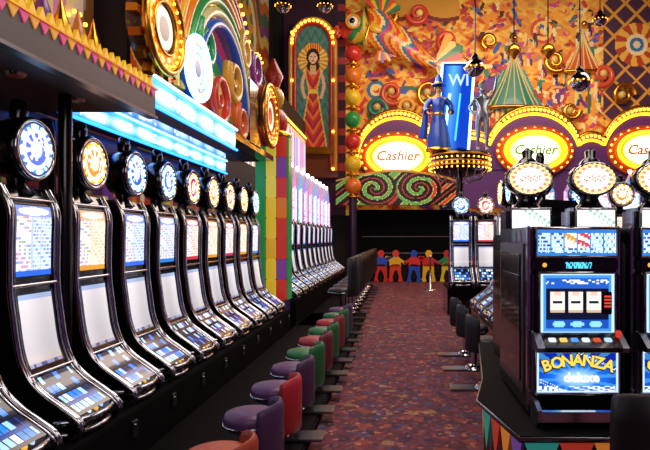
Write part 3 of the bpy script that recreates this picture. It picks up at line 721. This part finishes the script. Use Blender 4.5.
def upright(seed,label,topcol):
    mb=MB(); hw=.245; D=.9
    mb.box((0,D/2+.03,.52),(hw*2-.01,D,1.03),'black_gloss',bev=.015)
    for sx in (-1,1):
        mb.box((sx*(hw-.004),.05,.55),(.02,.05,.98),'chrome',bev=.006)
        mb.box((sx*(hw-.01),.5,.52),(.03,.72,.86),'chrome_soft',bev=.01); mb.box((sx*(hw+.002),.5,.52),(.02,.6,.74),'black_gloss',bev=.008)
        mb.box((sx*(hw+.008),.5,.75),(.02,.5,.02),'chrome')
    def cv(xa,xb,za,zb,y,nu,nv,f,mat='glow'): mb.canvas(lambda u,v:(xa+u*(xb-xa),y,za+v*(zb-za)),nu,nv,f,mat)
    def frame(xa,xb,za,zb,y,r=.008,mat='chrome'): mb.tube([(xa,y,za),(xb,y,za),(xb,y,zb),(xa,y,zb)],r,mat,closed=True)
    mb.box((0,.01,.95),(.46,.05,.17),'black_gloss',bev=.01)
    def tg(u,v):
        if v>.86 or v<.1: return L('#3080d8')
        c=int(u*6); fu=u*6-c; r=int(v*7); fv=v*7-r
        if fu<.08: return L('#3080d8')
        if c in (2,3) and v>.3:
            return L('#ffffff') if hsh(int(u*44),int(v*16),seed)>.4 else L('#e0a030' if c==2 else '#d04858')
        if fv<.4: return L('#b8e4ff')
        return L('#2850a0') if hsh(int(u*60),r,seed)>.5 else L(topcol)
    cv(-.21,.21,.88,1.02,-.02,66,28,tg); frame(-.215,.215,.875,1.025,-.022)
    mb.box((0,.01,.83),(.45,.06,.07),'black_gloss',bev=.01)
    cv(-.06,.08,.812,.845,-.022,28,5,lambda u,v:L('#60e0ff') if hsh(int(u*28),int(v*5)//2)>.35 else L('#0c3060'))
    mb.sph((-.17,-.02,.83),.012,'glow','#ffb040')
    mb.box((0,.0,.62),(.46,.06,.34),'black_gloss',bev=.012)
    def rs(u,v):
        e=min(u,1-u,v,1-v)
        if e<.03: return L('#c8ecff')
        if e<.08: return L('#4898e8')
        if v>.76: 
            return L('#ffffff') if (hsh(int(u*34),int(v*40),seed)>.5 and .82<v<.9) else L('#2460c8')
        if v<.22:
            for k in range(3):
                if ((u-.25-.25*k)/.09)**2+((v-.15)/.05)**2<1: return L('#90e0ff')
            return L('#1c50b8')
        return L('#0c1430')
    cv(-.195,.195,.47,.785,-.032,54,40,rs); frame(-.2,.2,.465,.79,-.034,.009)
    for k in range(3):
        x=-.108+.096*k
        mb.box((x,-.034,.635),(.09,.014,.125),'chrome_soft',bev=.004)
        def sy(u,v):
            if .36<v<.64: return L('#202030') if .18<u<.82 and abs(v-.5)<.08 else L('#fff8f0')
            if v>.8: return L('#f0c8b8') if .25<u<.75 else L('#fff4e0')
            return L('#fff4e0') if v>.15 else L('#c8b8a0')
        cv(x-.038,x+.038,.58,.69,-.043,12,16,sy)
    mb.box((.155,-.035,.63),(.05,.02,.12),'black_gloss',bev=.004); cv(.137,.173,.6,.67,-.048,6,8,lambda u,v:L('#e84830') if int(v*8)%2 else L('#301010'))
    dk=[(.02,.38),(-.13,.385),(-.14,.41),(-.04,.47),(.02,.475)]
    mb.prism(dk,-.235,.235,lambda a,b_,d:(d,a,b_),'chrome_soft')
    mb.prism([(p[0]-.004,p[1]+.003) for p in dk],-.2,.2,lambda a,b_,d:(d,a,b_),'black_gloss')
    for i in range(6): mb.box((-.15+.058*i,-.094,.443),(.038,.03,.016),'glow',col=L(['#d8e8ff','#e8c060','#4890e8','#d8e8ff','#c84830','#a8d0ff'][i]),rx=.55,bev=.004)
    mb.cyl((.2,-.07,.46),(.2,-.085,.485),.014,mat='glow',col=L('#c83020'))
    mb.box((0,.0,.265),(.47,.06,.25),'chrome_soft',bev=.012)
    def bg(u,v):
        e=min(u,1-u,(v)*.6,(1-v)*.6)
        if e<.03: return L('#c8e4ff')
        a=math.atan2((v-.35)*.7,u-.5); d=math.hypot(u-.5,(v-.35)*1.1); ray=math.sin(a*16)
        base=mixc(L('#d0f8ff'),L('#1874f0'),min(1,d*3.4)); base=mixc(base,L('#0828a0'),max(0,min(1,(d-.25)*3)))
        if ray>.3: base=mixc(base,L('#60c8ff'),.35)
        if v<.16 and hsh(int(u*32),int(v*30),seed)>.5: base=L('#e8f0ff')
        if hsh(int(u*70),int(v*40),seed)>.97: base=L('#ffffff')
        return base
    cv(-.215,.215,.155,.375,-.034,80,44,bg); frame(-.22,.22,.15,.38,-.036,.009)
    R=Matrix.Rotation(pi/2,4,'X')
    n_=len(label)
    for q_,(mat_,cc,dy,sz) in enumerate((('paint','#601c08',-.036,.092),('glow','#ffd850',-.042,.084))):
        for i,ch in enumerate(label):
            t=(i-(n_-1)/2)/(n_-1); mb.text(ch,sz,Matrix.Translation((t*.33,dy,.325-.11*t*t-(.003 if q_==0 else 0)))@Matrix.Rotation(t*.7,4,'Y')@R,mat_,L(cc),.003,.05 if q_==0 else .02)
    mb.text('deluxe',.07,Matrix.Translation((0.02,-.04,.235))@R,'glow',L('#f0fcff'),.003,.03)
    tp=[(.03,0),(-.11,0),(-.14,.03),(-.14,.085),(-.125,.09),(-.12,.04),(.03,.04)]
    mb.prism(tp,-.235,.235,lambda a,b_,d:(d,a,b_),'chrome')
    for sx in (-1,1): mb.prism([(.03,0),(-.11,0),(-.14,.03),(-.14,.09),(.0,.14),(.03,.14)],sx*.225-.012,sx*.225+.012,lambda a,b_,d:(d,a,b_),'chrome_soft')
    mb.box((0,.005,.09),(.42,.02,.08),'black_matte')
    return mb.mesh('upright_slot_machine')
U1=upright(3,'BONANZA','#e8f6ff'); U2=upright(9,'COMETS','#fff0d8')
for i in range(4): place('upright_slot_machine',(U1,U2)[i%2],(.94+.56*i,3.0,.576))

def oval_mesh(seed):
    mb=MB(); mb.box((0,.25,.5),(.46,.5,1.0),'black_gloss',bev=.02)
    mb.box((0,.22,1.1),(.38,.3,.24),'black_gloss',bev=.03)
    mb.canvas(lambda u,v:(-.15+u*.30,.045,1.04+v*.16),28,14,lambda u,v:L('#f4fbff') if hsh(int(u*18),int(v*7),seed)>.15 else L('#a0d0c0'),'glow')
    mb.tube([(-.155,.04,1.035),(.155,.04,1.035),(.155,.04,1.205),(-.155,.04,1.205)],.01,'chrome',closed=True)
    mb.lathe([(.15,1.2),(.09,1.25),(.07,1.30),(.12,1.36)],(0,.2,0),20,'black_gloss',sc=(1,.7))
    cz=1.45; M=Matrix.Rotation(pi/2,4,'X')
    mb.lathe([(.12,-.14),(.185,-.10),(.192,0),(.18,.02)],(0,.1,cz),32,'black_gloss',M=M,sc=(1,.74))
    def f(u,v):
        if v>.88: return L('#f0d0a0')
        if v>.74: return L('#e89070') if int(u*32)%2 else L('#fff0d8')
        x=v*math.cos(2*pi*u); z=v*math.sin(2*pi*u)
        return L('#c85840') if (abs(z)<.2 and abs(x)<.5 and hsh(int(x*16+20),int(z*10+20),seed)>.45) else L('#fff8ec')
    mb.canvas(lambda u,v:(.166*v*math.cos(2*pi*u),.076,cz+.121*v*math.sin(2*pi*u)),64,18,f,'glow')
    mb.tube([(.172*math.cos(2*pi*i/32),.078,cz+.126*math.sin(2*pi*i/32)) for i in range(32)],.01,'chrome',closed=True)
    for i in range(24):
        a=2*pi*i/24; mb.sph((.155*math.cos(a),.07,cz+.112*math.sin(a)),.008,'bulb_warm',seg=5,rings=3)
    mb.lathe([(.10,1.56),(.08,1.60),(.04,1.63),(.045,1.68),(.02,1.70)],(0,.18,0),14,'black_gloss')
    return mb.mesh('oval_topper_slot_machine')
OV=oval_mesh(2)
for i,x in enumerate((1.04,1.555,2.07,2.585)): place('oval_topper_slot_machine',OV,(x,4.4,.576))
mb=MB(); mb.box((1.55,7.1,.25),(.95,2.7,.5),'black_gloss',bev=.02); mb.box((1.55,7.1,.51),(1.0,2.76,.03),'black_gloss',bev=.01); mb.obj('slot_machine_island')
mb=MB(); mb.box((1.5,11.85,.28),(1.1,1.3,.56),'black_gloss',bev=.03); mb.obj('slot_machine_island')
for i in range(4): place('slot_machine',SM[(i+2)%4],(1.46,6.2+.62*i,.526),pi)
place('slot_machine',SM[0],(1.28,11.75,.562),-pi/2); place('slot_machine',SM[3],(1.80,11.75,.562),-pi/2)
mb=MB(); mb.box((4.6,8.6,.27),(4.2,1.0,.54),'black_gloss',bev=.02); mb.obj('slot_machine_island')
for i in range(7): place('slot_machine',SM[i%4],(2.75+.62*i,8.5,.542),-pi/2)
mb=MB(); mb.box((5.2,13.4,.27),(5.6,1.0,.54),'black_gloss',bev=.02); mb.obj('slot_machine_island')
for i in range(8): place('tall_slot_machine',ST[i%3],(2.8+.68*i,13.3,.542),-pi/2)
chm=stool('#1a151c','#141016',.5,.25,.1,.17).mesh('casino_chair')
for x,y,r in ((.88,5.75,pi),(.87,6.6,pi),(.87,7.4,pi)): place('casino_chair',chm,(x,y,0.0),r)
place('casino_chair',stool('#1a151c','#141016',.62,.33,.1,.21).mesh('casino_chair'),(1.07,2.3,0),-pi/2-.1)

# central carousel sign
cx,cy=1.36,12.75
mb=MB(); mb.cyl((cx,cy,.0),(cx,cy,3.05),.09,mat='black_gloss'); mb.lathe([(.25,0),(.25,.05),(.1,.1)],(cx,cy,0),mat='chrome_soft')
mb.lathe([(.25,2.95),(.5,3.02),(.66,3.15),(.68,3.2),(.66,3.42),(.66,3.46),(.3,3.47),(.1,3.6)],(cx,cy,0),36,'black_gloss')
for z in (3.16,3.24,3.40):
    mb.tube([(cx+.69*math.cos(2*pi*i/36),cy+.69*math.sin(2*pi*i/36),z) for i in range(36)],.018,'gold',closed=True)
for i in range(36):
    a=2*pi*i/36
    for z in (3.2,3.32,3.1): mb.sph((cx+.7*math.cos(a),cy+.7*math.sin(a),z),.02,'bulb_warm',seg=6,rings=4)
for i in range(18):
    a=2*pi*i/18; mb.tube([(cx+.66*math.cos(a),cy+.66*math.sin(a),3.12),(cx+.5*math.cos(a),cy+.5*math.sin(a),2.9),(cx+.2*math.cos(a),cy+.2*math.sin(a),2.8)],.01,'chrome')
sp_=[(-.42,3.5),(.30,3.5),(.44,5.5),(-.28,5.5)]
mb.prism(sp_,cy-.1,cy+.1,lambda a,b_,d:(cx-.12+a,d,b_),'paint',col='#102868')
def sgn(u,v):
    return mixc(L('#1040c0'),L('#60b8ff'),max(0,1-abs(u-.35)*3)*(.4+.6*v))
mb.canvas(lambda u,v:(cx-.12-.38+.14*v+u*.64,cy-.115,3.56+v*1.88),20,40,sgn,'glow')
mb.tube([(cx-.12+a,cy-.12,b_) for a,b_ in sp_],.03,'neon_cyan',closed=True)
mb.text('WI',.36,Matrix.Translation((cx-.03,cy-.13,5.1))@Matrix.Rotation(pi/2,4,'X'),'glow',L('#c0e4ff'),.01)
mb.tube([(cx-.36,cy-.14,3.75),(cx-.24,cy-.14,4.8)],.03,'neon_cyan')
mb.tube([(cx-.12,cy-.14,3.75),(cx-.0,cy-.14,4.8)],.02,'neon_blue')
mb.obj('carousel_win_sign')
J,Ed=person(True); ex=MB(); facebits(ex,'#808898'); skin_figure('silver_acrobat_statue',J,Ed,'silver_leaf',(cx+.47,cy-.3,3.46),.82,extra=ex)
J,Ed=person(False); ex=MB(); facebits(ex,'#30180c')
ex.lathe([(.34,.03),(.31,.3),(.25,.65),(.165,1.0),(.175,1.2),(.2,1.38),(.12,1.46)],mat='blue_cloth')
ex.lathe([(.355,.02),(.35,.08),(.32,.1)],mat='gold'); ex.lathe([(.175,.98),(.185,1.01),(.17,1.04)],mat='gold')
ex.lathe([(.2,1.8),(.19,1.83),(.11,1.84),(.09,2.0),(.0,2.14)],mat='blue_cloth'); ex.lathe([(.115,1.84),(.12,1.87),(.11,1.89)],mat='gold')
for s in (-1,1): ex.tube([(s*.19,0,1.42),(s*.3,-.01,1.3),(s*.355,-.02,1.18),(s*.32,-.14,1.06)],[.085,.08,.075,.095],'blue_cloth')
ex.tube([(-.3,.08,1.4),(-.36,.12,.9),(-.42,.14,.4)],[.05,.09,.12],'blue_cloth')
skin_figure('blue_robed_statue',J,Ed,'skin',(cx-.5,cy-.3,3.46),.82,extra=ex)

for px,py,y in ((475,68,9.0),(580,82,8.5),(283,6,12),(325,6,12.5),(600,20,13)):
    X=(px-400)*y/560; Z=1.55+(238-py)*y/560
    mb=MB(); r=.15
    mb.sph((X,y,Z),r,'chrome',seg=20,rings=12); mb.lathe([(.16,-.02),(.165,0),(.16,.02)],(X,y,Z),20,'gold')
    mb.lathe([(.06,.13),(.07,.17),(.03,.22),(.012,.24)],(X,y,Z),12,'black_gloss'); mb.cyl((X,y,Z+.2),(X,y,CEIL),.012,mat='black_gloss',seg=6)
    for i in range(12):
        a=2*pi*i/12; mb.sph((X+.17*math.cos(a),y+.17*math.sin(a),Z),.012,'bulb_warm',seg=6,rings=4)
    mb.obj('hanging_globe_lamp')
for px in (514,548):
    y=16.5; X=cxp(px,y); mb=MB(); mb.cyl((X,y,7.2),(X,y,CEIL),.018,mat='black_matte',seg=6); mb.lathe([(.02,7.3),(.16,7.2),(.22,7.05),(.1,6.9),(.02,6.8)],(X,y,0),16,'gold'); mb.obj('hanging_ornament')

def cutout(c1,c2,c3,flip=1):
    mb=MB(); f=lambda a,b_,d:(a*flip,d,b_)
    def blob(P,y0,y1,col): mb.prism(cat(P+[P[0]],4)[:-1],y0,y1,f,'paint',col=col)
    blob([(-.22,.02),(-.05,.02),(-.08,.16),(-.02,.4),(.06,.4),(.14,.18),(.12,.02),(.34,.02),(.26,.14),(.24,.4),(.2,.6),(-.12,.6),(-.16,.3)],-.02,.02,c1)
    blob([(-.16,.56),(.22,.56),(.26,.72),(.4,.86),(.34,.92),(.16,.84),(.1,.92),(-.04,.92),(-.12,.84),(-.32,.7),(-.28,.62),(-.16,.7)],-.02,.02,c2)
    mb.prism([(.03+.12*math.cos(2*pi*i/16),1.0+.13*math.sin(2*pi*i/16)) for i in range(16)],-.025,.02,f,'paint',col=c3)
    mb.box((.03*flip,.06,.03),(.4,.14,.05),'black_matte')
    mb.cyl((0.03*flip,.04,.05),(0.03*flip,.03,.6),.015,mat='chrome_soft')
    return mb
for i,(a,b_,c,fl) in enumerate([('#c82c28','#2c50c0','#d83020',1),('#d83c20','#e8b020','#d83c20',-1),('#2448b0','#d83028','#2448b0',1),('#e8b020','#c82c28','#e8b020',-1),('#d8c020','#2c8c50','#c82c28',1)]):
    cutout(a,b_,c,fl).obj('painted_cutout_figure',(-.7+.58*i,19.7,0))
mb=MB(); mb.lathe([(.18,0),(.17,.03),(.03,.06),(.025,.95),(.05,.98),(.04,1.02),(0,1.04)],mat='chrome'); mb.tube([(0,0,.92),(.35,0,.75),(.7,0,.92)],.02,'red_cloth')
mb.lathe([(.18,0),(.17,.03),(.03,.06),(.025,.95),(.05,.98),(.04,1.02),(0,1.04)],c=(.7,0,0),mat='chrome'); mb.obj('stanchion_barrier',(.9,16.6,0))

# ---------------- added area lights, no fixtures modelled ----------------
def area(name,loc,size,power,col=(1,1,1),rot=(0,0,0),sy=None):
    l=bpy.data.lights.new(name,'AREA'); l.energy=power; l.color=col; l.shape='RECTANGLE'; l.size=size; l.size_y=sy or size
    o=bpy.data.objects.new(name,l); bpy.context.scene.collection.objects.link(o); o.location=loc; o.rotation_euler=rot
area('aisle_light',(.1,4.5,5.0),1.6,95,(1,.84,.72),sy=3)
area('aisle_light_far',(-.2,12,5.5),2,210,(1,.82,.7),sy=6)
area('island_light',(2.5,3,4.6),2,60,(1,.9,.8))
area('mural_wash',(3.5,14.5,9.2),9,560,(1,.8,.6),rot=(math.radians(62),0,0),sy=2)
area('right_light',(5,10,6),4,140,(1,.86,.75))
area('behind_camera_light',(0.3,-.6,3.2),3,35,(1,.93,.9),rot=(math.radians(70),0,0),sy=2)  # added area lamp behind the camera, aimed into the room
w=bpy.data.worlds.new('world'); bpy.context.scene.world=w; w.use_nodes=True
w.node_tree.nodes['Background'].inputs[0].default_value=(.6,.42,.42,1); w.node_tree.nodes['Background'].inputs[1].default_value=.08
# ---------------- camera ----------------
cd=bpy.data.cameras.new('camera'); co=bpy.data.objects.new('camera',cd); bpy.context.scene.collection.objects.link(co)
co.location=(0,0,1.55); co.rotation_euler=(pi/2,0,0); cd.sensor_width=36; cd.lens=36*560/650; cd.shift_x=-75/650; cd.shift_y=13/650; cd.clip_start=.05
bpy.context.scene.camera=co
bpy.context.scene.view_settings.view_transform='Standard'
